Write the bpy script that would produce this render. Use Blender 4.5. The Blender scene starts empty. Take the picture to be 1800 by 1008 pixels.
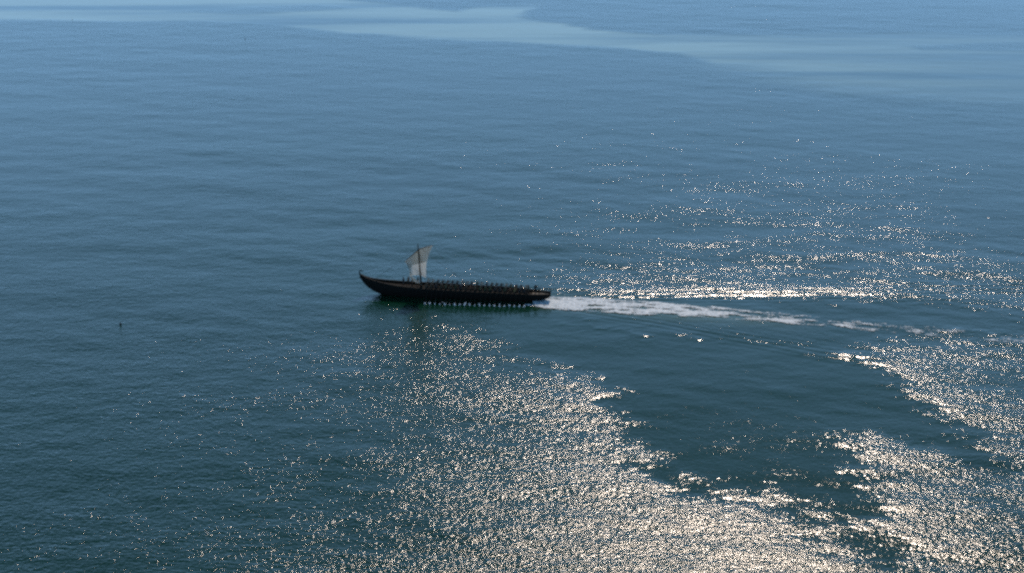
import bpy, bmesh, math, random
import numpy as np
from mathutils import Vector, Matrix, Euler
random.seed(7); RNG = np.random.default_rng(11)
scene = bpy.context.scene
R_ = math.radians

# ------------------------------------------------------------------ camera
cam_d = bpy.data.cameras.new('camera'); cam = bpy.data.objects.new('camera', cam_d)
scene.collection.objects.link(cam)
cam.location = (0, 0, 101.4); cam.rotation_euler = (R_(70), 0, 0)
cam_d.sensor_width = 36; cam_d.lens = 52.28
cam_d.clip_start = 0.5; cam_d.clip_end = 60000
scene.camera = cam

# ------------------------------------------------------------------ light
SUN_EL, SUN_AZ = 43.5, 11.2        # azimuth clockwise from +Y (towards +X)
world = bpy.data.worlds.new('World'); scene.world = world; world.use_nodes = True
wn = world.node_tree; wn.nodes.clear()
sky = wn.nodes.new('ShaderNodeTexSky'); sky.sky_type = 'NISHITA'; sky.sun_disc = False
sky.sun_elevation = R_(SUN_EL); sky.sun_rotation = R_(SUN_AZ)
sky.air_density = 1.0; sky.dust_density = 0.25; sky.ozone_density = 4.0; sky.altitude = 50
bg = wn.nodes.new('ShaderNodeBackground'); bg.inputs['Strength'].default_value = 0.07
wo = wn.nodes.new('ShaderNodeOutputWorld')
tnt = wn.nodes.new('ShaderNodeMix'); tnt.data_type = 'RGBA'; tnt.blend_type = 'MULTIPLY'; tnt.inputs['Factor'].default_value = 1
tnt.inputs[7].default_value = (0.66, 1.0, 1.02, 1)      # cool cast of the film stock
wn.links.new(sky.outputs[0], tnt.inputs[6]); 
geo = wn.nodes.new('ShaderNodeTexCoord'); sxyz = wn.nodes.new('ShaderNodeSeparateXYZ'); wn.links.new(geo.outputs['Generated'], sxyz.inputs[0])
mr = wn.nodes.new('ShaderNodeMapRange'); mr.interpolation_type = 'SMOOTHSTEP'; wn.links.new(sxyz.outputs[2], mr.inputs['Value'])
mr.inputs['From Min'].default_value = .28; mr.inputs['From Max'].default_value = .60; mr.inputs['To Min'].default_value = .95; mr.inputs['To Max'].default_value = 0
hzn = wn.nodes.new('ShaderNodeMix'); hzn.data_type = 'RGBA'; hzn.inputs[7].default_value = (6.0, 11.5, 19.0, 1)     # bright blue low sky band, shaped to colour the water's reflections
wn.links.new(mr.outputs[0], hzn.inputs['Factor']); wn.links.new(tnt.outputs[2], hzn.inputs[6]); wn.links.new(hzn.outputs[2], bg.inputs[0]); wn.links.new(bg.outputs[0], wo.inputs[0])
sun_d = bpy.data.lights.new('sun', 'SUN'); sun = bpy.data.objects.new('sun', sun_d)
scene.collection.objects.link(sun)
sun_d.energy = 3.0; sun_d.angle = R_(0.55); sun_d.color = (1.0, 0.82, 0.67)
sdir = Vector((math.sin(R_(SUN_AZ)) * math.cos(R_(SUN_EL)), math.cos(R_(SUN_AZ)) * math.cos(R_(SUN_EL)), math.sin(R_(SUN_EL))))
sun.rotation_euler = sdir.to_track_quat('Z', 'Y').to_euler()
sun.location = (0, 0, 200)
scene.view_settings.view_transform = 'Standard'; scene.view_settings.look = 'None'
scene.view_settings.gamma = 1; scene.view_settings.exposure = 0.0
scene.view_settings.use_curve_mapping = False
scene.cycles.use_denoising = False
scene.cycles.filter_width = 2.6
scene.cycles.max_bounces = 6; scene.cycles.caustics_reflective = False; scene.cycles.caustics_refractive = False

# ------------------------------------------------------------------ node helpers
class NT:
    def __init__(s, name):
        s.m = bpy.data.materials.new(name); s.m.use_nodes = True
        s.t = s.m.node_tree; s.n = s.t.nodes; s.l = s.t.links
        s.b = s.n['Principled BSDF']; s.out = s.n['Material Output']
    def new(s, typ, **kw):
        o = s.n.new(typ)
        for k, v in kw.items():
            if k in o.inputs: s.put(o.inputs[k], v)
            else: setattr(o, k, v)
        return o
    def put(s, sock, v):
        if hasattr(v, 'links') or isinstance(v, bpy.types.NodeSocket): s.l.new(v, sock)
        else: sock.default_value = v
    def math(s, op, a, b=0.0, c=None):
        o = s.n.new('ShaderNodeMath'); o.operation = op
        s.put(o.inputs[0], a); s.put(o.inputs[1], b)
        if c is not None: s.put(o.inputs[2], c)
        return o.outputs[0]
    def noise(s, vec, scale, detail=2.0, rough=0.5, dist=0.0):
        o = s.n.new('ShaderNodeTexNoise'); s.l.new(vec, o.inputs['Vector'])
        o.inputs['Scale'].default_value = scale; o.inputs['Detail'].default_value = detail
        o.inputs['Roughness'].default_value = rough; o.inputs['Distortion'].default_value = dist
        return o.outputs['Fac']
    def mapping(s, vec, scale=(1, 1, 1), rot=(0, 0, 0), loc=(0, 0, 0)):
        o = s.n.new('ShaderNodeMapping'); s.l.new(vec, o.inputs['Vector'])
        o.inputs['Scale'].default_value = scale; o.inputs['Rotation'].default_value = rot
        o.inputs['Location'].default_value = loc
        return o.outputs[0]
    def set(s, **kw):
        for k, v in kw.items(): s.put(s.b.inputs[k.replace('_', ' ')], v)

def water_material():
    w = NT('sea_water_material')
    pos = w.new('ShaderNodeNewGeometry').outputs['Position']
    att = w.new('ShaderNodeAttribute', attribute_name='ripple').outputs['Fac']
    p1 = w.mapping(pos, (0.62, 1.0, 0.0), (0, 0, R_(-9)))
    p2 = w.mapping(pos, (0.74, 1.0, 0.0), (0, 0, R_(8)))
    p3 = w.mapping(pos, (0.75, 1.0, 0.0), (0, 0, R_(-20)))
    n1 = w.noise(p1, 0.55, 1.0); n2 = w.noise(p2, 1.8, 1.0); n3 = w.noise(p3, 4.2, 2.0, .6)
    patch = w.noise(w.mapping(pos, (0.45, 1.0, 0)), 0.055, 3.0, 0.6)
    pm = w.math('MULTIPLY_ADD', patch, 1.3, 0.35)
    gust = w.noise(w.mapping(pos, (0.5, 1.0, 0)), 0.33, 2.0, 0.6)
    pm = w.math('MULTIPLY', pm, w.math('MULTIPLY_ADD', gust, 0.9, 0.56))
    h = w.math('MULTIPLY', n1, W1)
    h = w.math('MULTIPLY_ADD', n2, W2, h)
    h = w.math('MULTIPLY_ADD', n3, W3, h)
    k = w.math('MULTIPLY', att, pm)
    h = w.math('MULTIPLY', h, k)
    bump = w.new('ShaderNodeBump', Strength=1.0, Distance=1.0, Height=h)
    tint = w.noise(w.mapping(pos, (0.4, 1.0, 0)), 0.012, 3.0, 0.55)
    mix = w.new('ShaderNodeMix', data_type='RGBA')
    w.put(mix.inputs['Factor'], tint)
    mix.inputs[6].default_value = (0.0017, 0.0185, 0.0092, 1); mix.inputs[7].default_value = (0.0032, 0.031, 0.0155, 1)
    w.n.remove(w.b)
    sheen_churn = w.new('ShaderNodeAttribute', attribute_name='sheen_churn').outputs['Fac']
    mx2 = w.new('ShaderNodeMix', data_type='RGBA'); w.put(mx2.inputs['Factor'], sheen_churn); w.l.new(mix.outputs[2], mx2.inputs[6]); mx2.inputs[7].default_value = (.16, .23, .17, 1)  # pale body colour: painted sky reflection on the slick, aerated water in the wake
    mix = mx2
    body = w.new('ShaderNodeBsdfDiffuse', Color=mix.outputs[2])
    gl = w.new('ShaderNodeBsdfAnisotropic', distribution='BECKMANN', Color=(1, 1, 1, 1), Roughness=0.155, Normal=bump.outputs[0])
    fr = w.new('ShaderNodeFresnel', IOR=1.333, Normal=bump.outputs[0])
    ms = w.new('ShaderNodeMixShader'); w.put(ms.inputs[0], fr.outputs[0]); w.l.new(body.outputs[0], ms.inputs[1]); w.l.new(gl.outputs[0], ms.inputs[2])
    w.l.new(ms.outputs[0], w.out.inputs[0])
    return w.m
W1, W2, W3 = 0.091, 0.099, 0.0435

# ------------------------------------------------------------------ sea
def poly_sd(X, Y, poly):
    """signed distance to a closed polygon, positive inside"""
    P = np.array(poly, float); n = len(P)
    d = np.full(X.shape, 1e18); inside = np.zeros(X.shape, bool)
    for i in range(n):
        a = P[i]; b = P[(i + 1) % n]; e = b - a
        t = np.clip(((X - a[0]) * e[0] + (Y - a[1]) * e[1]) / (e @ e), 0, 1)
        d = np.minimum(d, (X - a[0] - t * e[0]) ** 2 + (Y - a[1] - t * e[1]) ** 2)
        c = ((a[1] > Y) != (b[1] > Y))
        with np.errstate(divide='ignore', invalid='ignore'):
            xi = (b[0] - a[0]) * (Y - a[1]) / (b[1] - a[1]) + a[0]
        inside ^= c & (X < xi)
    d = np.sqrt(d)
    return np.where(inside, d, -d)
def sst(a, b, x):
    t = np.clip((x - a) / (b - a), 0, 1); return t * t * (3 - 2 * t)
def vnoise(X, Y, seed, n=5, lac=2.0):
    """cheap smooth noise out of rotated sines, about -1..1"""
    r = np.random.default_rng(seed); o = np.zeros_like(X); amp = 1.0; f = 1.0; tot = 0
    for i in range(n):
        for j in range(3):
            a = r.uniform(0, math.tau); ph = r.uniform(0, math.tau)
            o += amp * np.sin((X * math.cos(a) + Y * math.sin(a)) * f * r.uniform(.8, 1.25) + ph + 1.3 * np.sin((X * math.sin(a) - Y * math.cos(a)) * f * .7 + ph * 2))
        tot += amp * 1.7; amp *= .6; f *= lac
    return o / tot
CALM_PATCH = [(-13.0, 265.6), (-5.3, 257.5), (-1.5, 246.4), (0.5, 241.2), (6.0, 241.2), (11.7, 235.4), (15.0, 224.7), (17.2, 214.8), (19.6, 205.7), (21.9, 197.2), (27.2, 192.3), (36.1, 191.3), (39.1, 185.0), (44.0, 177.9), (49.2, 170.5), (53.7, 164.9), (58.0, 164.9), (52.7, 172.7), (51.7, 181.0), (54.1, 192.7), (55.8, 198.1), (54.5, 203.7), (55.4, 211.7), (58.7, 210.7), (64.8, 206.7), (68.4, 200.9), (74.4, 203.7), (70.9, 209.7), (69.0, 219.1), (65.7, 228.2), (63.2, 237.9), (60.0, 241.2), (41.1, 249.1), (21.1, 256.1), (8.6, 263.4)]
WAKE_CALM = [(6, 273.8), (66.5, 271.0), (82.6, 269.6), (101.8, 262.5), (98.1, 250.2), (71.4, 253.0), (62.3, 250.2), (57.5, 238.2), (40.0, 246.0), (20.7, 252.7), (5.9, 259.7)]
ARM_GLINT = [(4.1, 278.9), (20.6, 278.9), (46.7, 280.5), (77.9, 279.2), (76.5, 272.8), (45.1, 272.2), (17.8, 274.7), (4.1, 276.0)]
FAR_SLICK = [(-293.8, 591.8), (-200.1, 581.5), (-148.3, 578.9), (-127.0, 582.8), (-99.2, 576.4), (-63.8, 554.7), (-31.4, 545.5), (0.0, 543.2), (30.6, 530.1), (59.7, 516.5), (72.9, 482.9), (97.7, 457.3), (137.6, 441.5), (216.7, 426.7), (284.9, 572.7), (190.6, 552.3), (150.3, 560.6), (117.4, 557.0), (94.6, 547.7), (53.0, 552.3), (32.5, 566.6), (6.8, 589.2), (11.8, 622.2), (-4.7, 619.3), (-23.2, 608.0), (-67.5, 634.0), (-87.9, 682.2), (-336.1, 682.2)]
SLICK_GAP = [(-138.5, 605.3), (-112.3, 613.6), (-80.6, 622.2), (-60.8, 613.6), (-78.5, 605.3), (-109.6, 598.5)]
SLICK_GAP2 = [(139.1, 532.2), (164.9, 536.6), (208.6, 543.2), (200.0, 519.6), (160.3, 520.6), (144.6, 521.6)]

def wake_uv(X, Y, deg=11.5):
    a = R_(-deg); ca, sa = math.cos(a), math.sin(a)
    u = (X - 4.0) * ca + (Y - 270.9) * sa
    v = -(X - 4.0) * sa + (Y - 270.9) * ca
    return u, v
_waves = []
_r = np.random.default_rng(5)
for i in range(34):
    lam = 2.6 * (1.085 ** i) ; lam *= _r.uniform(.93, 1.07)
    th = R_(258 + _r.normal(0, 24))
    _waves.append((2 * math.pi / lam, th, _r.uniform(0, math.tau), 0.0011 * lam * (1.0 if lam < 14 else .6)))
def sea_height(X, Y, cell=None, wind=1.0):
    Z = np.zeros_like(X)
    for k, th, ph, a in _waves:
        f = 1.0 if cell is None else np.clip(1.6 - cell * k / 1.5, 0, 1)
        Z += f * a * np.sin(k * (X * math.cos(th) + Y * math.sin(th)) + ph)
    g = 1 + .35 * vnoise(X * .02, Y * .035, 3, 3)
    Z *= wind * g * (1 - .3 * sst(300, 460, Y))
    u, v = wake_uv(X, Y)
    m = sst(0, 14, u) * (1 - sst(95, 150, u))
    tan = math.tan(R_(14.5))
    for sgn, a0 in ((-1, .025 - .006 * sst(45, 75, u)), (1, .06)):
        s = sgn * v - u * tan - 1.3
        wob = 0.35 * np.sin(u * .11 + sgn) + .2 * np.sin(u * .31)
        wid = 1.9 + u * .045
        ph = (s + wob) * 2 * math.pi / (1.75 + .004 * u) + .05 * u
        Z += m * a0 * (1 - .004 * u) * np.exp(-(s / wid) ** 2) * np.cos(ph)
    Z += m * .03 * np.exp(-(v / 3.0) ** 2) * vnoise(X * .9, Y * 1.3, 8, 3)
    return Z
def build_sea():
    def grow(start, step, end, f=1.25):
        o = []; p = start
        while p < end: step *= f; p += step; o.append(p)
        return o
    ys = list(np.arange(120, 236, .6)) + list(np.arange(236, 300, .34)) + list(np.arange(300, 660, 1.1))
    ys = [-q for q in grow(-120, .6, 22000)][::-1] + ys + grow(ys[-1], 1.1, 22000)
    xs = list(np.arange(-46, 112, .45))
    xr = list(np.arange(xs[-1] + .9, 250, .95)); xl = [-q for q in np.arange(46.9, 250, .95)][::-1]
    xs = xl + xs + xr
    xs = [-q for q in grow(-xs[0], .95, 22000)][::-1] + xs + grow(xs[-1], .95, 22000)
    xs = np.array(xs); ys = np.array(ys)
    X, Y = np.meshgrid(xs, ys)
    cx = np.gradient(xs)[None, :] + 0 * X; cy = np.gradient(ys)[:, None] + 0 * X
    cell = np.maximum(cx, cy)
    # how ruffled by the wind each stretch of water is
    wob = vnoise(X * .12, Y * .2, 21, 4)
    wob2 = vnoise(X * .03, Y * .08, 22, 5)
    fray = vnoise(X * .8, Y * 1.1, 26, 3)
    A = poly_sd(X, Y, CALM_PATCH) + 2.2 * wob + 3.4 * vnoise(X * .35, Y * .6, 23, 5) + 2.0 * fray
    B = poly_sd(X, Y, WAKE_CALM) + 2.0 * wob + 2.0 * vnoise(X * .3, Y * .6, 24, 4) + 2.5 * fray
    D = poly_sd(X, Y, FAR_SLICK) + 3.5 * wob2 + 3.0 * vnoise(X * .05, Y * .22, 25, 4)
    G = np.maximum(poly_sd(X, Y, SLICK_GAP), poly_sd(X, Y, SLICK_GAP2)) + 3 * wob2
    R = np.ones_like(X)
    R *= 1 + .15 * vnoise(X * .014, Y * .045, 31, 5)
    R *= 1 - .70 * sst(-5.5, 4.5, A)
    R *= 1.22 - .56 * sst(190, 380, Y)
    R *= 1 + .14 * (1 - sst(165, 230, Y))
    R *= 1 + .22 * np.exp(-((X + 14) / 14) ** 2 - ((Y - 246) / 16) ** 2)
    R *= 1 - .58 * sst(-6, 4.0, B)
    R *= 1 + .40 * sst(-1, 1.6, poly_sd(X, Y, ARM_GLINT) + wob - .8)
    R *= 1 - .10 * np.exp(-((X - 35) / 45) ** 2 - ((Y - 300) / 20) ** 2)
    R *= 1 + .12 * np.exp(-((X - 80) / 40) ** 2 - ((Y - 318) / 30) ** 2)
    soft = np.where(Y < 500, 26.0, 5.0)
    R *= 1 - .74 * sst(-.3, 1.0, D / soft) * (1 - .8 * sst(-2, 4, G))
    Z = sea_height(X, Y, cell, .15 + .85 * np.clip(R, 0, 1))
    sheen_churn = sst(-.4, 1.0, D / soft) * (1 - .85 * sst(-2, 4, G)) * np.clip(.78 + 1.0 * vnoise(X * .014, Y * .17, 35, 5), 0, 1.15) * (1 - .68 * sst(30, 190, X))  # far slick's reflection of the low sky, put into the water colour as streaks
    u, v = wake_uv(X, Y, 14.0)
    sheen_churn = np.maximum(sheen_churn, .55 * sst(0, 3, u) * (1 - sst(22, 62, u)) * np.exp(-(v / 3.6) ** 2) * (.8 + .4 * vnoise(X * .5, Y * 1.2, 37, 4)))
    nx, ny = len(xs), len(ys)
    co = np.stack([X, Y, Z], -1).reshape(-1, 3)
    idx = np.arange(nx * ny).reshape(ny, nx)
    f = np.stack([idx[:-1, :-1], idx[:-1, 1:], idx[1:, 1:], idx[1:, :-1]], -1).reshape(-1, 4)
    me = bpy.data.meshes.new('sea')
    me.vertices.add(len(co)); me.vertices.foreach_set('co', co.ravel())
    me.loops.add(f.size); me.loops.foreach_set('vertex_index', f.ravel().astype(np.int32))
    me.polygons.add(len(f)); me.polygons.foreach_set('loop_start', np.arange(0, f.size, 4, dtype=np.int32))
    me.polygons.foreach_set('use_smooth', np.ones(len(f), bool))
    me.update(calc_edges=True)
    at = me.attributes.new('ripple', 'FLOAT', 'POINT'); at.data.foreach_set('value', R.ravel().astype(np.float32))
    at = me.attributes.new('sheen_churn', 'FLOAT', 'POINT'); at.data.foreach_set('value', np.clip(sheen_churn, 0, 1).ravel().astype(np.float32))
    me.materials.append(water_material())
    o = bpy.data.objects.new('sea', me); scene.collection.objects.link(o); o['kind'] = 'structure'
    return o
sea = build_sea()

# ------------------------------------------------------------------ object helpers
def link(o, parent=None):
    scene.collection.objects.link(o)
    if parent is not None: o.parent = parent
    return o
def tag(o, label=None, cat=None, group=None, kind=None):
    if label: o['label'] = label
    if cat: o['category'] = cat
    if group: o['group'] = group
    if kind: o['kind'] = kind
    return o
def empty(name, loc=(0, 0, 0), rz=0):
    o = bpy.data.objects.new(name, None); o.location = loc; o.rotation_euler = (0, 0, rz)
    o.empty_display_size = .5
    return link(o)
def mesh_obj(name, bm, mat, parent=None, smooth=True):
    me = bpy.data.meshes.new(name); bm.normal_update(); bm.to_mesh(me); bm.free()
    for p in me.polygons: p.use_smooth = smooth
    if mat: me.materials.append(mat)
    return link(bpy.data.objects.new(name, me), parent)
def add_box(bm, c, d, rot=None):
    m = Matrix.Translation(c) @ (rot.to_matrix().to_4x4() if rot else Matrix()) @ Matrix.Diagonal((d[0], d[1], d[2], 1))
    bmesh.ops.create_cube(bm, size=1, matrix=m)
def add_tube(bm, pts, rad, seg=8, caps=True):
    pts = [Vector(p) for p in pts]; n = len(pts)
    if not isinstance(rad, (list, tuple)): rad = [rad] * n
    rings = []; ref = None
    for i, p in enumerate(pts):
        t = (pts[min(i + 1, n - 1)] - pts[max(i - 1, 0)]).normalized()
        if ref is None: ref = t.orthogonal().normalized()
        ref = (ref - t * ref.dot(t)).normalized(); b = t.cross(ref)
        rings.append([bm.verts.new(p + (ref * math.cos(a) + b * math.sin(a)) * rad[i]) for a in (math.tau * k / seg for k in range(seg))])
    for a, b in zip(rings, rings[1:]):
        for k in range(seg): bm.faces.new((a[k], a[(k + 1) % seg], b[(k + 1) % seg], b[k]))
    if caps: bm.faces.new(rings[0][::-1]); bm.faces.new(rings[-1])
def interp(tab, x):
    xs = [a for a, b in tab]; return float(np.interp(x, xs, [b for a, b in tab]))
def smooth_tab(tab, x):
    return (interp(tab, x - .5) + 2 * interp(tab, x) + interp(tab, x + .5)) / 4

# ------------------------------------------------------------------ materials
def wood(name, c1, c2, rough=.65, spec=.3, scale=6):
    w = NT(name)
    co = w.new('ShaderNodeTexCoord').outputs['Object']
    n = w.noise(w.mapping(co, (.35, 3, 3)), scale, 4, .6)
    n2 = w.noise(co, 1.1, 3, .6)
    r = w.new('ShaderNodeMix', data_type='RGBA')
    w.put(r.inputs['Factor'], w.math('MULTIPLY_ADD', n, .6, w.math('MULTIPLY', n2, .45)))
    r.inputs[6].default_value = (*c1, 1); r.inputs[7].default_value = (*c2, 1)
    b = w.new('ShaderNodeBump', Strength=.5, Distance=.02, Height=n)
    w.set(Base_Color=r.outputs[2], Roughness=rough, Normal=b.outputs[0]); w.b.inputs['Specular IOR Level'].default_value = spec
    return w.m
def plain(name, c, rough=.8, var=.35, scale=9):
    w = NT(name)
    co = w.new('ShaderNodeTexCoord').outputs['Object']
    n = w.noise(co, scale, 3, .6)
    r = w.new('ShaderNodeMix', data_type='RGBA')
    w.put(r.inputs['Factor'], n)
    r.inputs[6].default_value = (*[q * (1 - var) for q in c], 1); r.inputs[7].default_value = (*[q * (1 + var) for q in c], 1)
    w.set(Base_Color=r.outputs[2], Roughness=rough); w.b.inputs['Specular IOR Level'].default_value = .2
    return w.m
M_TAR = wood('tarred_hull_wood', (.004, .0042, .0035), (.011, .010, .008), .7, .12)
M_DECK = wood('weathered_deck_wood', (.008, .008, .007), (.022, .020, .017), .85, .08)
M_PALE = wood('bare_deck_wood', (.10, .09, .075), (.22, .20, .165), .8, .15)
M_RAIL = wood('worn_rail_wood', (.012, .011, .008), (.034, .028, .02), .7, .15)
M_SPAR = wood('dark_spar_wood', (.02, .016, .011), (.05, .038, .026), .6, .3)
M_OAR = wood('oar_wood', (.008, .007, .005), (.022, .018, .013), .6, .15)
M_ROPE = plain('hemp_rope', (.09, .075, .055))
M_SKIN = plain('skin', (.22, .13, .09), .6, .12)
M_HAIR = [plain('brown_hair', (.035, .022, .014)), plain('fair_hair', (.16, .11, .05)), plain('iron_helmet', (.12, .12, .12), .4)]
M_CLOTH = [plain('russet_wool', (.13, .06, .035)), plain('dark_green_wool', (.05, .065, .035)), plain('brown_wool', (.085, .062, .04)),
           plain('undyed_linen', (.34, .30, .24)), plain('charcoal_wool', (.035, .036, .036)), plain('ochre_wool', (.20, .14, .06))]
M_TROUS = plain('dark_trousers', (.03, .026, .022))
def canvas(name, c, trans):
    w = NT(name)
    co = w.new('ShaderNodeTexCoord').outputs['Object']
    n = w.noise(co, 1.6, 4, .6); n2 = w.noise(w.mapping(co, (1, 1, .25)), 5, 3, .6)
    r = w.new('ShaderNodeMix', data_type='RGBA'); w.put(r.inputs['Factor'], w.math('MULTIPLY_ADD', n, .7, w.math('MULTIPLY', n2, .3)))
    r.inputs[6].default_value = (*[q * .72 for q in c], 1); r.inputs[7].default_value = (*c, 1)
    bmp = w.new('ShaderNodeBump', Strength=.6, Distance=.08, Height=n2)
    w.set(Base_Color=r.outputs[2], Roughness=.9, Normal=bmp.outputs[0]); w.b.inputs['Specular IOR Level'].default_value = .1
    tr = w.new('ShaderNodeBsdfTranslucent', Color=r.outputs[2])
    mx = w.new('ShaderNodeMixShader'); mx.inputs[0].default_value = trans
    w.l.new(w.b.outputs[0], mx.inputs[1]); w.l.new(tr.outputs[0], mx.inputs[2]); w.l.new(mx.outputs[0], w.out.inputs[0])
    return w.m
M_SAIL = canvas('sail_canvas', (.66, .66, .60), .62)
def foam_mat():
    w = NT('sea_foam')
    pos = w.new('ShaderNodeNewGeometry').outputs['Position']
    n = w.noise(pos, 2.2, 4, .65)
    r = w.new('ShaderNodeMix', data_type='RGBA'); w.put(r.inputs['Factor'], w.math('MULTIPLY_ADD', n, 2.2, -.6))
    r.inputs[6].default_value = (.16, .26, .31, 1); r.inputs[7].default_value = (.78, .82, .84, 1)
    b = w.new('ShaderNodeBump', Strength=.8, Distance=.12, Height=n)
    w.set(Base_Color=r.outputs[2], Roughness=.7, Normal=b.outputs[0])
    return w.m
M_FOAM = foam_mat(); M_SPRAY = plain('white_spray', (.82, .83, .84), .5, .04)

# ------------------------------------------------------------------ the longship (x forward, y to port, z up from the waterline)
SHIP_RZ = R_(173.5); SHIP_LOC = Vector((-9.5, 272.4, 0.0))
SHEER = [(-17.1, 1.60), (-14.3, 1.60), (-7.3, 1.82), (0, 1.93), (8.3, 2.12), (12.9, 2.36), (15.7, 2.66), (17.9, 3.02), (19.2, 3.40), (20.05, 3.80), (20.45, 4.05)]
KEEL = [(-17.1, 1.05), (-16.4, .55), (-15.7, .22), (-14.9, -.02), (-14, -.3), (-12, -.6), (10, -.6), (14, -.42), (16.2, 0.02), (17.9, .78), (18.7, 1.3), (19.6, 2.15), (20.1, 2.9), (20.45, 3.75)]
BEAM = [(-17.1, .78), (-15.5, 1.1), (-13, 1.5), (-8, 1.85), (0, 1.95), (8, 1.9), (12.9, 1.45), (15.7, .95), (17.9, .5), (19.2, .25), (20.45, .09)]
sheer = lambda x: smooth_tab(SHEER, x); keel = lambda x: smooth_tab(KEEL, x); beam = lambda x: smooth_tab(BEAM, x)
ship = empty('longship', SHIP_LOC, SHIP_RZ)
tag(ship, 'long dark wooden rowing ship with curled prow and small pale square sail', 'ship')
def section(x, t):
    zk, zs, hb = keel(x), sheer(x), beam(x)
    a = t * math.pi / 2
    return hb * (math.sin(a) ** .85), zk + (zs - zk) * (1 - math.cos(a)) ** .9
NS = 9
def build_hull():
    bm = bmesh.new(); xs = list(np.linspace(-17.1, 20.45, 96))
    for s in (1, -1):
        for i in range(NS):
            rows = []
            for x in xs:
                y0, z0 = section(x, i / NS); y1, z1 = section(x, (i + 1) / NS + .004)
                o = min(.035, beam(x) * .15)
                rows.append((bm.verts.new((x, s * (y0 + o), z0 - .01)), bm.verts.new((x, s * y1, z1)), bm.verts.new((x, s * max(y0 - .01, 0), z0))))
            for a, b in zip(rows, rows[1:]):
                q = [(a[0], b[0], b[1], a[1]), (a[2], b[2], b[0], a[0])]
                for f in q: bm.faces.new(f if s < 0 else f[::-1])
        # transom
    v = []
    for k in range(NS + 1): y, z = section(-17.1, k / NS); v.append((y, z))
    vs = [bm.verts.new((-17.11, y, z)) for y, z in v] + [bm.verts.new((-17.11, -y, z)) for y, z in v[::-1][:-1]]
    bm.faces.new(vs)
    # keel plank and stem post
    for a, b in zip(xs, xs[1:]):
        m = ((a + b) / 2); dz = keel(b) - keel(a); L = math.hypot(b - a, dz)
        add_box(bm, (m, 0, (keel(a) + keel(b)) / 2 - .04), (L + .03, .12, .18), Euler((0, -math.atan2(dz, b - a), 0)))
    # inner skin
    for s in (1, -1):
        rows = []
        for x in xs:
            r = []
            for k in range(5):
                y, z = section(x, .35 + .65 * k / 4); r.append(bm.verts.new((x, s * max(y - .07, .01), z)))
            rows.append(r)
        for a, b in zip(rows, rows[1:]):
            for k in range(4):
                f = (a[k], b[k], b[k + 1], a[k + 1]); bm.faces.new(f if s > 0 else f[::-1])
    return mesh_obj('hull', bm, M_TAR, ship, smooth=False)
build_hull()
deckz = lambda x: sheer(x) - .38
for s in (1, -1):
    bm = bmesh.new(); xs = np.linspace(-17.05, 20.3, 90); prev = None
    for x in xs:
        y, z = beam(x), sheer(x); w_ = min(.16, y * .8)
        r = [bm.verts.new((x, s * (y + .04), z + a)) for a in (0, .07)] + [bm.verts.new((x, s * (y - w_ + .04), z + a)) for a in (.07, 0)]
        if prev:
            for k in range(4):
                f = (prev[k], r[k], r[(k + 1) % 4], prev[(k + 1) % 4]); bm.faces.new(f)
        prev = r
    bmesh.ops.recalc_face_normals(bm, faces=bm.faces)
    g = mesh_obj('gunwale', bm, M_RAIL, ship, smooth=False)
# deck planks run fore and aft
for j in range(9):
    bm = bmesh.new(); prev = None
    for x in np.linspace(-17.0, 18.6, 60):
        hb = max(beam(x) * .93 - .08, .03); w_ = 2 * hb / 9; y0 = -hb + j * w_ + .012; y1 = y0 + w_ - .024; z = deckz(x)
        r = [bm.verts.new((x, y0, z)), bm.verts.new((x, y1, z)), bm.verts.new((x, y1, z - .04)), bm.verts.new((x, y0, z - .04))]
        if prev:
            for k in range(4): bm.faces.new((prev[k], prev[(k + 1) % 4], r[(k + 1) % 4], r[k]))
        prev = r
    bmesh.ops.recalc_face_normals(bm, faces=bm.faces)
    mesh_obj('deck_plank', bm, M_DECK, ship, smooth=False)
for j in range(7):
    bm = bmesh.new(); w_ = 2 * .85 / 7; y0 = -.85 + j * w_
    add_box(bm, (-15.1, y0 + w_ / 2, deckz(-15) + .05), (3.2, w_ - .02, .05)); mesh_obj('stern_plank', bm, M_PALE, ship, smooth=False)
# prow curl
bm = bmesh.new()
cp = [(20.0, 3.2), (20.33, 3.72), (20.5, 4.15), (20.52, 4.45), (20.42, 4.68), (20.22, 4.78), (20.02, 4.72), (19.93, 4.58), (20.0, 4.47), (20.12, 4.5)]
add_tube(bm, [(x, 0, z) for x, z in cp], [.16, .16, .14, .125, .11, .10, .09, .08, .07, .04], 10)
mesh_obj('prow_curl', bm, M_TAR, ship)
# stern rail : posts and bar round the after deck
st = bmesh.new()
path = [(-14.9, beam(-14.9)), (-16.2, beam(-16.2)), (-17.05, .74), (-17.05, -.74), (-16.2, -beam(-16.2)), (-14.9, -beam(-14.9))]
add_tube(st, [(x, y, 2.22) for x, y in path], .05, 6)
rail = mesh_obj('stern_rail', st, M_TAR, ship, smooth=False)
for x, y in path[:1] + path[1:2] + path[2:4] + path[4:]:
    bm = bmesh.new(); add_box(bm, (x, y, (sheer(x) + 2.2) / 2 + .02), (.10, .10, 2.2 - sheer(x)))
    mesh_obj('rail_post', bm, M_TAR, rail, smooth=False)
# steering oar with tiller on the starboard quarter
bm = bmesh.new(); add_tube(bm, [(-14.2, -1.55, 2.5), (-15.0, -1.7, .9), (-15.4, -1.75, .2)], .07, 8)
add_box(bm, (-15.6, -1.76, -.25), (.55, .06, 1.1), Euler((0, .35, 0)))
so = mesh_obj('steering_oar', bm, M_SPAR, ship)
bm = bmesh.new(); add_tube(bm, [(-14.25, -1.55, 2.35), (-14.25, -.5, 2.3)], .035, 6); mesh_obj('tiller', bm, M_SPAR, so)

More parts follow.
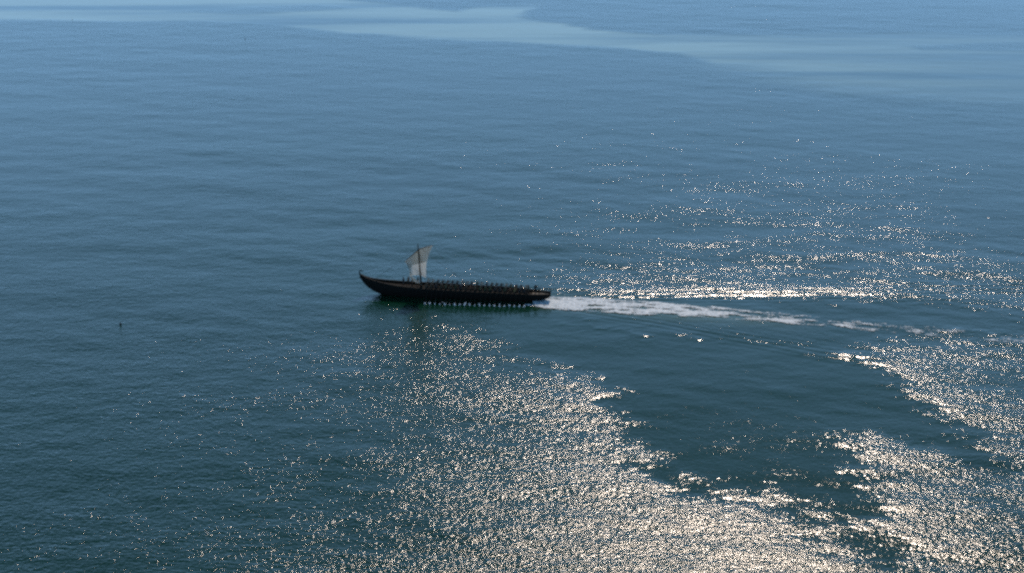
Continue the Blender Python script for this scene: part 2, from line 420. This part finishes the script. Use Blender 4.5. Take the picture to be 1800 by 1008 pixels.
MX = 8.28
Wr = Matrix.Rotation(-SHIP_RZ, 3, 'Z')
def L(dx, dy, z):                       # offset from the mast foot in compass axes -> ship axes
    v = Wr @ Vector((dx, dy, 0)); return Vector((MX + v.x, v.y, z))
def mast_at(z): return Vector((MX + .5 * (z - 1.6) / 9, 0, z))
bm = bmesh.new(); add_tube(bm, [mast_at(1.2), mast_at(4), mast_at(7), mast_at(9.5), mast_at(10.75)], [.17, .165, .145, .12, .07], 10)
mast = mesh_obj('mast', bm, M_SPAR, ship)
bm = bmesh.new(); add_tube(bm, [mast_at(9.25), mast_at(9.6)], .17, 10); mesh_obj('masthead_collar', bm, M_SPAR, mast)
bm = bmesh.new(); add_tube(bm, [mast_at(1.64), mast_at(2.0)], .30, 8); mesh_obj('mast_step', bm, M_TAR, mast)
off = mast_at(9.4) - Vector((MX, 0, 9.4))
yl, yc, yr = L(-2.55, -2.5, 7.85) + off, L(.12, 0, 9.35) + off, L(2.75, 2.0, 9.72) + off
def yard_pt(t):
    a = yl.lerp(yc, t * 2) if t < .5 else yc.lerp(yr, t * 2 - 1)
    return a + Vector((0, 0, .22 * math.sin(math.pi * t)))
bm = bmesh.new(); add_tube(bm, [yard_pt(k / 12) for k in range(13)], [.05, .06, .07, .075, .08, .085, .085, .085, .08, .075, .07, .06, .045], 8)
yard = mesh_obj('yard', bm, M_SPAR, ship)
fl, fr = L(-1.95, -.8, 4.25) + off * .4, L(1.15, .6, 3.45) + off * .4
def sail_pt(u, v):                      # u across, v from yard down
    top = yard_pt(.015 + .97 * u) - Vector((0, 0, .06)); bot = fl.lerp(fr, u) + Vector((0, 0, .42 * math.sin(math.pi * u)))
    p = top.lerp(bot, v)
    hollow = math.sin(math.pi * v)
    ax = (fr - fl).normalized()
    p += ax * (.25 * hollow * (1 - u) ** 2 * 1.2 - .75 * hollow * u ** 2 * (1 - .3 * v))
    billow = .85 * math.sin(math.pi * u) ** .8 * math.sin(math.pi * min(v * .9 + .05, 1)) + .05 * math.sin(u * 17 + v * 3) * v
    return p + Vector((1, -.15, 0)) * billow
def sail_mesh(name, u0, u1, vf0, vf1, push, par, nu=26, nv=26):
    bm = bmesh.new(); g = []
    for i in range(nu + 1):
        u = u0 + (u1 - u0) * i / nu; a, b = vf0(u), vf1(u)
        g.append([bm.verts.new(sail_pt(u, a + (b - a) * j / nv) + Vector((-push, 0, 0))) for j in range(nv + 1)])
    for i in range(nu):
        for j in range(nv): bm.faces.new((g[i][j], g[i + 1][j], g[i + 1][j + 1], g[i][j + 1]))
    o = mesh_obj(name, bm, M_SAIL, par)
    return o
sail = sail_mesh('sail', 0, 1, lambda u: 0, lambda u: 1, 0, ship)
sail_mesh('reef_band', .0, 1, lambda u: .004, lambda u: .50 + .10 * math.sin(u * 3.1) + .22 * max(0, .35 - u) * 2.2, .05, sail)
sail_mesh('reef_band', .0, .16, lambda u: .62, lambda u: .97, .05, sail, 6, 10)
bm = bmesh.new()
bp = [fl + Vector((0, 0, .1)), L(-1.5, -.5, 3.6), L(-1.0, -.4, 3.05), L(-.5, -.3, 2.8), L(-.1, -.3, 2.75)]
add_tube(bm, bp, [.12, .28, .26, .2, .1], 10)
for v in bm.verts: v.co += Vector((random.uniform(-.07, .07),) * 1 + (random.uniform(-.07, .07), random.uniform(-.07, .07)))
mesh_obj('gathered_clew', bm, M_SAIL, sail)
def rope(name, a, b, sag=.15, r=.022, par=None):
    bm = bmesh.new(); a, b = Vector(a), Vector(b)
    add_tube(bm, [a.lerp(b, t / 8) - Vector((0, 0, sag * math.sin(math.pi * t / 8))) for t in range(9)], r, 5)
    return mesh_obj(name, bm, M_ROPE, par or ship)
top = mast_at(10.2)
rope('forestay', top, (17.6, 0, sheer(17.6)), .2); rope('backstay', top, (-3.2, 0, deckz(-3.2)), .3)
for s in (1, -1):
    for dx in (-1.4, -.6): rope('shroud', mast_at(9.7), (MX + dx, s * beam(MX), sheer(MX)), .05)
rope('brace', yl, (MX - 7, 1.7, sheer(1.3)), .5, .018); rope('brace', yr, (MX - 8.5, -1.7, sheer(0)), .5, .018)
rope('sheet', fl, (MX - 2.5, 1.8, sheer(5.8)), .1, .018); rope('sheet', fr, (MX - 3.5, -1.7, sheer(5)), .1, .018)

# ------------------------------------------------------------------ people
def capsule(bm, a, b, ra, rb, seg=10, squash=1.0):
    a, b = Vector(a), Vector(b); d = b - a; L_ = d.length
    t = d.normalized() if L_ > 1e-6 else Vector((0, 0, 1))
    n = 3; pts = []; rad = []
    for k in range(n + 1):
        an = math.pi / 2 * (1 - k / n); pts.append(a - t * ra * math.sin(an)); rad.append(max(ra * math.cos(an), ra * .05))
    for k in range(n + 1):
        an = math.pi / 2 * k / n; pts.append(b + t * rb * math.sin(an)); rad.append(max(rb * math.cos(an), rb * .05))
    add_tube(bm, pts, rad, seg)
def remeshed(bm, voxel, name):
    me = bpy.data.meshes.new(name); bm.to_mesh(me); bm.free()
    o = bpy.data.objects.new(name, me); scene.collection.objects.link(o)
    m = o.modifiers.new('r', 'REMESH'); m.mode = 'VOXEL'; m.voxel_size = voxel; m.use_smooth_shade = True
    sm = o.modifiers.new('s', 'SMOOTH'); sm.iterations = 2; sm.factor = .5
    dg = bpy.context.evaluated_depsgraph_get()
    out = bpy.data.meshes.new_from_object(o.evaluated_get(dg))
    bpy.data.objects.remove(o); bpy.data.meshes.remove(me)
    out.name = name; return out
def figure(j, face=Vector((1, 0, 0)), grip=Vector((0, 1, 0))):
    """j: dict of joint positions; returns body / tunic / trousers / hair meshes"""
    J = {k: Vector(v) for k, v in j.items()}
    b = bmesh.new(); t = bmesh.new(); tr = bmesh.new(); h = bmesh.new()
    pel, che, nk, hd = J['pelvis'], J['chest'], J['neck'], J['head']
    side = Vector((0, 1, 0)); up = (hd - nk).normalized(); f = (face - up * face.dot(up)).normalized()
    for s, bmx, g in ((1, b, 0), (1, t, .03)):
        capsule(bmx, pel + side * .07, pel - side * .07, .13 + g, .13 + g)
        capsule(bmx, pel, che, .13 + g, .15 + g)
        capsule(bmx, che + side * .09, che - side * .09, .125 + g, .125 + g)
        capsule(bmx, J['shL'] * .8 + che * .2, J['shR'] * .8 + che * .2, .075 + g, .075 + g)
    capsule(b, che, nk, .08, .058); capsule(b, nk, hd - up * .05, .055, .06)
    capsule(b, hd - f * .02, hd + f * .015 + up * .01, .098, .09, 14); capsule(b, hd - up * .06 + f * .03, hd - up * .085 + f * .055, .06, .04)
    capsule(b, hd + f * .10 + up * .01, hd + f * .122 - up * .02, .010, .016, 6)                 # nose
    lat = f.cross(up)
    for s in (1, -1):
        capsule(b, hd + lat * s * .098 + up * .02, hd + lat * s * .100 - up * .02, .016, .012, 6)  # ears
        capsule(b, hd + f * .088 + lat * s * .034 + up * .028, hd + f * .088 + lat * s * .05 + up * .026, .012, .010, 6)  # brows
    capsule(b, hd + f * .095 - up * .055 + lat * .015, hd + f * .095 - up * .055 - lat * .015, .010, .010, 6)  # lips
    capsule(h, hd + up * .035 - f * .02, hd + up * .045 + f * .01, .108, .100, 14)
    capsule(h, hd - f * .045 + up * .02, hd - f * .055 - up * .08, .085, .06, 12)
    for S in 'LR':
        sh, el, wr = J['sh' + S], J['el' + S], J['wr' + S]
        capsule(b, sh, el, .052, .04); capsule(b, el, wr, .042, .028)
        capsule(t, sh, el, .075, .065); capsule(t, el, el.lerp(wr, .55), .065, .052)
        d = (wr - el).normalized(); pc = wr + d * .055
        gr = J.get('grip' + S, grip); gr = (gr - d * gr.dot(d)).normalized(); nrm = d.cross(gr).normalized()
        capsule(b, wr, pc + gr * .022, .026, .026); capsule(b, wr, pc - gr * .022, .026, .024)
        for k, (o_, ln) in enumerate(((.034, .034), (.012, .040), (-.011, .037), (-.032, .029))):
            p0 = pc + gr * o_ + d * .022; p1 = p0 + d * ln * .8 + nrm * .012; p2 = p1 + nrm * ln * .9 - d * .004; p3 = p2 - d * ln * .7 + nrm * .002
            capsule(b, p0, p1, .0095, .009, 6); capsule(b, p1, p2, .009, .0085, 6); capsule(b, p2, p3, .0085, .0075, 6)
        q0 = wr + d * .03 + gr * .03 + nrm * .01; q1 = q0 + nrm * .03 + d * .022 + gr * .012; q2 = q1 + nrm * .018 + d * .018 - gr * .01
        capsule(b, q0, q1, .012, .011, 6); capsule(b, q1, q2, .011, .009, 6)
        hp, kn, an, to = J['hip' + S], J['kn' + S], J['an' + S], J['toe' + S]
        capsule(b, hp, kn, .085, .055); capsule(b, kn, an, .055, .036); capsule(b, an - Vector((0, 0, .03)), to, .042, .036)
        capsule(tr, hp, kn, .10, .07); capsule(tr, kn, kn.lerp(an, .85), .07, .052)
        capsule(t, hp, hp.lerp(kn, .45), .118, .10)
    return (remeshed(b, .0115, 'person'), remeshed(t, .018, 'tunic'), remeshed(tr, .018, 'trousers'), remeshed(h, .014, 'hair'))
def seated(lean, reach, hz, tilt=1):
    s_ = math.sin(lean); c_ = math.cos(lean)
    def P(r, y=0): return (r * s_, y, .10 + r * c_)
    j = dict(pelvis=(0, 0, .10), chest=P(.34), neck=P(.50), head=(.63 * s_ + .02, 0, .10 + .66 * c_))
    for S, s in (('L', 1), ('R', -1)):
        j['sh' + S] = P(.42, s * .19); j['wr' + S] = (reach - .05, s * .13, hz + .14 * s * tilt); j['grip' + S] = (0, .7, .7 * tilt); sx = .42 * s_
        j['el' + S] = ((sx + reach) / 2 - .02, s * .24, (.10 + .42 * c_ + hz) / 2 - .12 + .05 * (reach > .45))
        j['hip' + S] = (.02, s * .10, .08); j['kn' + S] = (.44, s * .13, .12); j['an' + S] = (.56, s * .12, -.34); j['toe' + S] = (.72, s * .13, -.405)
    return j
def standing(wrL, wrR, sway=0.0, stride=.12, elo=-.1):
    j = dict(pelvis=(0, 0, .95), chest=(.02 + sway, 0, 1.28), neck=(.02 + sway, 0, 1.46), head=(.05 + sway, 0, 1.62))
    for S, s, w_ in (('L', 1, wrL), ('R', -1, wrR)):
        j['sh' + S] = (.02 + sway, s * .20, 1.40); j['wr' + S] = w_; a = Vector(j['sh' + S]); b = Vector(w_)
        j['el' + S] = tuple((a + b) / 2 + Vector((elo, s * .07, -.03)))
        j['hip' + S] = (0, s * .10, .92); j['kn' + S] = (.03 + s * stride * .5, s * .11, .50); j['an' + S] = (s * stride, s * .12, .09); j['toe' + S] = (s * stride + .17, s * .13, .037)
    return j
ROW = [[figure(seated(.30, .54, .62, q)), figure(seated(.16, .52, .62, q)), figure(seated(.38, .55, .60, q))] for q in (1, -1)]
STAND = [figure(standing((.38, .05, 1.15), (.36, -.22, 1.12))), figure(standing((.12, .30, .88), (.42, -.16, 1.30), .03, .16)), figure(standing((.34, .25, 1.45), (.40, -.05, 1.58), .04, .1)), figure(standing((.10, .28, .86), (.08, -.29, .88), 0, .08))]
protos = {}
def person(meshes, loc, rz, label, cloth, hair, group=None):
    key = id(meshes)
    if key not in protos:
        b = bpy.data.objects.new('person', meshes[0]); meshes[0].materials.append(M_SKIN)
        for m in meshes[1:]: m.materials.append(M_TROUS)
        protos[key] = (b, [bpy.data.objects.new(n, m) for n, m in zip(('tunic', 'trousers', 'hair'), meshes[1:])])
    b, ch = protos[key]
    o = b.copy(); link(o); o.scale = (1.10,) * 3; o.location = SHIP_LOC + Matrix.Rotation(SHIP_RZ, 3, 'Z') @ Vector(loc); o.rotation_euler = (0, 0, SHIP_RZ + rz)
    for c, mt in zip(ch, (cloth, M_TROUS, hair)):
        c = c.copy(); link(c, o); c.material_slots[0].link = 'OBJECT'; c.material_slots[0].material = mt
        if mt is M_HAIR[2]: c.name = 'helmet'
    tag(o, label, 'person', group)
    return o
ORD = ['first', 'second', 'third', 'fourth', 'fifth', 'sixth', 'seventh', 'eighth', 'ninth', 'tenth', 'eleventh']
NROW = 21; X0, X1 = 7.25, -12.0
rows_x = [X0 + (X1 - X0) * k / (NROW - 1) for k in range(NROW)]
# one oar shape, handle at the origin, blade down and outboard (+y)
def oar_mesh():
    bm = bmesh.new(); a = Vector((0, -.35, .343)); d = Vector((.06, 1, -.98)).normalized()
    P = lambda s: a + d * s
    add_tube(bm, [P(0), P(.5), P(.55), P(3.5)], [.022, .022, .038, .034], 7)
    w = Vector((1, 0, 0)); n = d.cross(w).normalized()
    prof = [(3.4, .04), (3.6, .085), (4.0, .105), (4.6, .11), (4.7, .09)]
    top = []; bot = []
    for s, h_ in prof:
        top.append([bm.verts.new(P(s) + w * h_ + n * .012), bm.verts.new(P(s) - w * h_ + n * .012)]); bot.append([bm.verts.new(P(s) + w * h_ - n * .012), bm.verts.new(P(s) - w * h_ - n * .012)])
    for k in range(len(prof) - 1):
        bm.faces.new((top[k][0], top[k + 1][0], top[k + 1][1], top[k][1])); bm.faces.new((bot[k][0], bot[k][1], bot[k + 1][1], bot[k + 1][0]))
        bm.faces.new((top[k][0], bot[k][0], bot[k + 1][0], top[k + 1][0])); bm.faces.new((top[k][1], top[k + 1][1], bot[k + 1][1], bot[k][1]))
    for e in (0, -1): bm.faces.new((top[e][0], top[e][1], bot[e][1], bot[e][0]))
    bmesh.ops.recalc_face_normals(bm, faces=bm.faces)
    me = bpy.data.meshes.new('oar'); bm.to_mesh(me); bm.free(); me.materials.append(M_OAR); return me
OAR = oar_mesh(); bench_me = None
SM = Matrix.Rotation(SHIP_RZ, 3, 'Z')
tips = []
CL = ['russet', 'dark green', 'brown', 'pale linen', 'charcoal', 'ochre']
for k, x in enumerate(rows_x):
    dz = deckz(x); sz = dz + .58
    bm = bmesh.new(); add_box(bm, (x, 0, sz - .03), (.26, 2 * beam(x) - .16, .05)); mesh_obj('bench', bm, M_RAIL, ship, smooth=False)
    if k < 11: where = f'{ORD[k]} bench aft of the mast'
    else: where = f'{ORD[NROW - 1 - k]} bench ahead of the stern steersmen'
    for s, side in ((1, 'near'), (-1, 'far')):
        ci = random.choice([0, 1, 2, 2, 4, 4, 1, 3, 5]) if s > 0 else random.choice([2, 3, 4, 1, 3, 0])
        hi = random.choice([0, 0, 1, 2]); yy = min(1.02, beam(x) - .80)
        jx = random.uniform(-.04, .04)
        person(ROW[s < 0][random.choice([0, 0, 0, 1, 2])], (x + jx, s * yy, sz), math.pi + random.uniform(-.08, .08),
               f'seated rower on the {side} side, {where}', M_CLOTH[ci], M_HAIR[hi], 'rowers seated along the ship')
        o = bpy.data.objects.new('oar', OAR); link(o)
        off_x = x - .54; hz = sz + .63
        o.location = SHIP_LOC + SM @ Vector((off_x, s * yy, hz))
        sweep = random.uniform(-.03, .03)
        o.rotation_euler = (random.uniform(-.02, .02), 0, SHIP_RZ + (0 if s > 0 else math.pi) + sweep)
        if s < 0: o.rotation_euler[2] += .1
        tag(o, f'dark wooden oar on the {side} side, {where}', 'oar', 'oars dipped along both sides of the ship')
        dd = Vector((.06, 1, -.98)).normalized(); t = (hz + .343) / -dd.z
        tips.append(SHIP_LOC + SM @ Vector((off_x + s * dd.x * t, s * (yy - .35 + dd.y * t), 0)))
dk = deckz
person(STAND[0], (-14.1, -.15, dk(-14.1)), math.pi * -.5, 'standing steersman alone on the open stern deck beside the tiller', M_CLOTH[4], M_HAIR[0])
person(STAND[3], (-12.85, .15, dk(-12.85)), 0.2, 'standing figure close behind the aftmost rowers, arms at the sides', M_CLOTH[2], M_HAIR[0])
person(STAND[3], (11.75, .2, dk(11.75)), 0, 'lookout standing furthest forward towards the curled prow', M_CLOTH[4], M_HAIR[0])
person(STAND[1], (10.95, -.3, dk(10.95)), 2.6, 'crewman in brown standing just behind the forward lookout', M_CLOTH[2], M_HAIR[1])
person(STAND[2], (10.1, .15, dk(10.1)), 3.4, 'crewman with raised arms standing under the low corner of the sail', M_CLOTH[0], M_HAIR[0])
person(STAND[1], (9.1, -.5, dk(9.1)), 3.0, 'crewman standing right at the forward side of the mast', M_CLOTH[4], M_HAIR[0])

# ------------------------------------------------------------------ foam
def cells_mesh(name, keep, P, mat, parent=None):
    """keep: bool cells (n-1,m-1); P: (n,m,3)"""
    n, m = P.shape[:2]; idx = np.arange(n * m).reshape(n, m)
    f = np.stack([idx[:-1, :-1], idx[1:, :-1], idx[1:, 1:], idx[:-1, 1:]], -1)[keep]
    used, inv = np.unique(f, return_inverse=True); f = inv.reshape(-1, 4); co = P.reshape(-1, 3)[used]
    me = bpy.data.meshes.new(name)
    me.vertices.add(len(co)); me.vertices.foreach_set('co', co.ravel())
    me.loops.add(f.size); me.loops.foreach_set('vertex_index', f.ravel().astype(np.int32))
    me.polygons.add(len(f)); me.polygons.foreach_set('loop_start', np.arange(0, f.size, 4, dtype=np.int32))
    me.update(calc_edges=True); me.validate(); me.materials.append(mat)
    for p in me.polygons: p.use_smooth = True
    return link(bpy.data.objects.new(name, me), parent)

TRACK = [(3.0, 270.0), (5.3, 269.6), (11.0, 268.6), (16.4, 267.9), (21.8, 267.0), (27.2, 266.0), (37.9, 264.2), (47.3, 261.9), (58.3, 258.6), (73.5, 255.3), (92.7, 249.7), (112, 243.5)]
def build_wake_foam():
    T = np.array(TRACK); seg = np.r_[0, np.cumsum(np.hypot(*np.diff(T, axis=0).T))]
    u = np.arange(0, 100, .15); v = np.arange(-7.5, 7.5, .13)
    cx = np.interp(u, seg, T[:, 0]); cy = np.interp(u, seg, T[:, 1])
    cx = np.convolve(np.pad(cx, 30, 'edge'), np.ones(61) / 61, 'valid'); cy = np.convolve(np.pad(cy, 30, 'edge'), np.ones(61) / 61, 'valid')
    cx[0] = cx[0]; tx = np.gradient(cx); ty = np.gradient(cy); n = np.hypot(tx, ty) + 1e-9; tx /= n; ty /= n
    U, V = np.meshgrid(u, v, indexing='ij')
    jit = RNG.normal(0, .035, U.shape)
    X = cx[:, None] - ty[:, None] * (V + jit) ; Y = cy[:, None] + tx[:, None] * (V + jit)
    half = np.interp(u, [0, 2, 8, 18, 30, 45, 60, 100], [1.1, 2.8, 3.9, 4.1, 3.7, 3.3, 3.2, 3.0])[:, None]
    dens = np.interp(u, [0, 6, 18, 27, 36, 44, 56, 70, 98], [1.4, 1.4, 1.3, 1.1, .75, .5, .28, .08, -.1])[:, None]
    edge = 1 - (np.abs(V) / half) ** 3
    rr = vnoise(U * .55, V * 1.7, 41, 5); r2 = 1 - np.abs(vnoise(U * .35, V * 1.1 + .4 * np.sin(U * .2), 42, 5)) * 2.6
    fine = RNG.uniform(-.35, .35, U.shape)
    side = .25 * np.exp(-((V + half * .55) / 1.0) ** 2) + .22 * np.exp(-((V - half * .75) / .8) ** 2)
    val = dens + .55 * rr + .55 * (r2 - .3) + side * (u[:, None] > 20) + fine - 1.35 * (1 - edge)
    keep = (val > .52)[:-1, :-1]
    Z = sea_height(X, Y) * .6 + .10 + .06 * vnoise(U * 1.8, V * 2.5, 44, 3) + .10 * np.exp(-U / 9) * (1 - (V / half) ** 2).clip(0)
    o = cells_mesh('wake_foam', keep, np.stack([X, Y, Z], -1), M_FOAM)
    tag(o, kind='stuff'); o['label'] = 'white churned foam trailing behind the stern'
build_wake_foam()
def strip_foam(name, a, b, w0, w1, seed, thr):
    a = SHIP_LOC + SM @ Vector(a); b = SHIP_LOC + SM @ Vector(b); L_ = (b - a).length
    u = np.arange(0, L_, .09); v = np.linspace(-1, 1, 14); U, V = np.meshgrid(u, v, indexing='ij')
    w = (w0 + (w1 - w0) * U / L_) * (1 + .35 * vnoise(U * .9, V * 0, seed, 3))
    d = (b - a) / L_
    X = a.x + d.x * U - d.y * V * w; Y = a.y + d.y * U + d.x * V * w
    val = .5 * vnoise(U * 1.8, V * 2.5, seed + 1, 4) + RNG.uniform(-.25, .25, U.shape) + .55 * (1 - V ** 2)
    o = cells_mesh(name, (val > thr)[:-1, :-1], np.stack([X, Y, sea_height(X, Y) * .6 + .09 + .03 * vnoise(U * 3, V * 3, seed, 2)], -1), M_FOAM)
    return tag(o, kind='stuff')
strip_foam('hull_foam', (-12.2, 2.9, 0), (-18.5, 3.0, 0), .28, .55, 60, .12)
# drops thrown up where the oar blades enter the water
bm = bmesh.new()
for p in tips:
    if (p - SHIP_LOC).dot(SM @ Vector((0, 1, 0))) < 0 and random.random() < .5: continue
    big = random.choice([.5, .8, 1.0, 1.3])
    for q in range(24):
        a = random.uniform(0, math.tau); r = abs(random.gauss(0, .075)) * big
        s_ = random.uniform(.04, .11) * (.6 + .4 * big)
        m = Matrix.Translation(p + Vector((r * math.cos(a) * 1.4, r * math.sin(a) + (.65 if (p - SHIP_LOC).dot(SM @ Vector((0, -1, 0))) > 0 else -.65), abs(random.gauss(.0, .22)) * big + .02))) @ Euler((random.random() * 3, random.random() * 3, 0)).to_matrix().to_4x4() @ Matrix.Diagonal((s_, s_, s_ * .7, 1))
        bmesh.ops.create_icosphere(bm, subdivisions=1, radius=1, matrix=m)
tag(mesh_obj('oar_splash', bm, M_SPRAY), kind='stuff')

# ------------------------------------------------------------------ small things on the water
M_BUOY = plain('weathered_black_rubber', (.012, .014, .013), .6)
bz = float(sea_height(np.array([[-72.9]]), np.array([[257.8]]))[0, 0])
buoy = tag(empty('buoy', (-72.9, 257.8, bz)), 'small dark round buoy floating alone on the left stretch of open water', 'buoy')
bm = bmesh.new(); bmesh.ops.create_uvsphere(bm, u_segments=20, v_segments=12, radius=.22, matrix=Matrix.Translation((0, 0, .18)) @ Matrix.Diagonal((1, 1, .92, 1)))
mesh_obj('float', bm, M_BUOY, buoy)
bm = bmesh.new(); add_tube(bm, [(0, 0, .34), (.01, 0, .40), (.02, 0, .46)], [.07, .05, .04], 10); mesh_obj('neck', bm, M_BUOY, buoy)
bm = bmesh.new(); add_tube(bm, [(.02 + .05 * math.cos(a), 0, .50 + .05 * math.sin(a)) for a in (math.tau * k / 12 for k in range(13))], .02, 6, False); mesh_obj('lifting_ring', bm, M_BUOY, buoy)
bz = float(sea_height(np.array([[-98.0]]), np.array([[544.4]]))[0, 0])
bird = tag(empty('seabird', (-98.0, 544.4, bz), .5), 'tiny dark seabird resting on the distant water below the pale slick', 'bird')
bird.scale = (.7,) * 3
M_BIRD = plain('dark_feathers', (.05, .055, .06), .7)
bm = bmesh.new(); add_tube(bm, [(-.42, 0, .12), (-.30, 0, .12), (-.1, 0, .13), (.12, 0, .13), (.26, 0, .17), (.32, 0, .28), (.36, 0, .36), (.43, 0, .38), (.47, 0, .37)], [.015, .07, .14, .15, .09, .05, .055, .045, .02], 12)
mesh_obj('body', bm, M_BIRD, bird)
for s in (1, -1):
    bm = bmesh.new(); add_tube(bm, [(.16, s * .12, .17), (-.05, s * .15, .19), (-.3, s * .07, .18), (-.46, s * .02, .17)], [.03, .07, .05, .01], 8); mesh_obj('wing', bm, M_BIRD, bird)
bm = bmesh.new(); add_tube(bm, [(.46, 0, .37), (.56, 0, .355)], [.02, .006], 6); mesh_obj('beak', bm, M_RAIL, bird)



b2 = bird.copy(); link(b2); b2.location = (-173.0, 585.5, float(sea_height(np.array([[-173.0]]), np.array([[585.5]]))[0, 0])); b2.rotation_euler = (0, 0, 2.2)
for c in list(bird.children): link(c.copy(), b2)
b2['label'] = 'barely visible dark seabird resting inside the pale slick, furthest left and furthest away'
b2['group'] = bird['group'] = 'seabirds resting on the distant water'
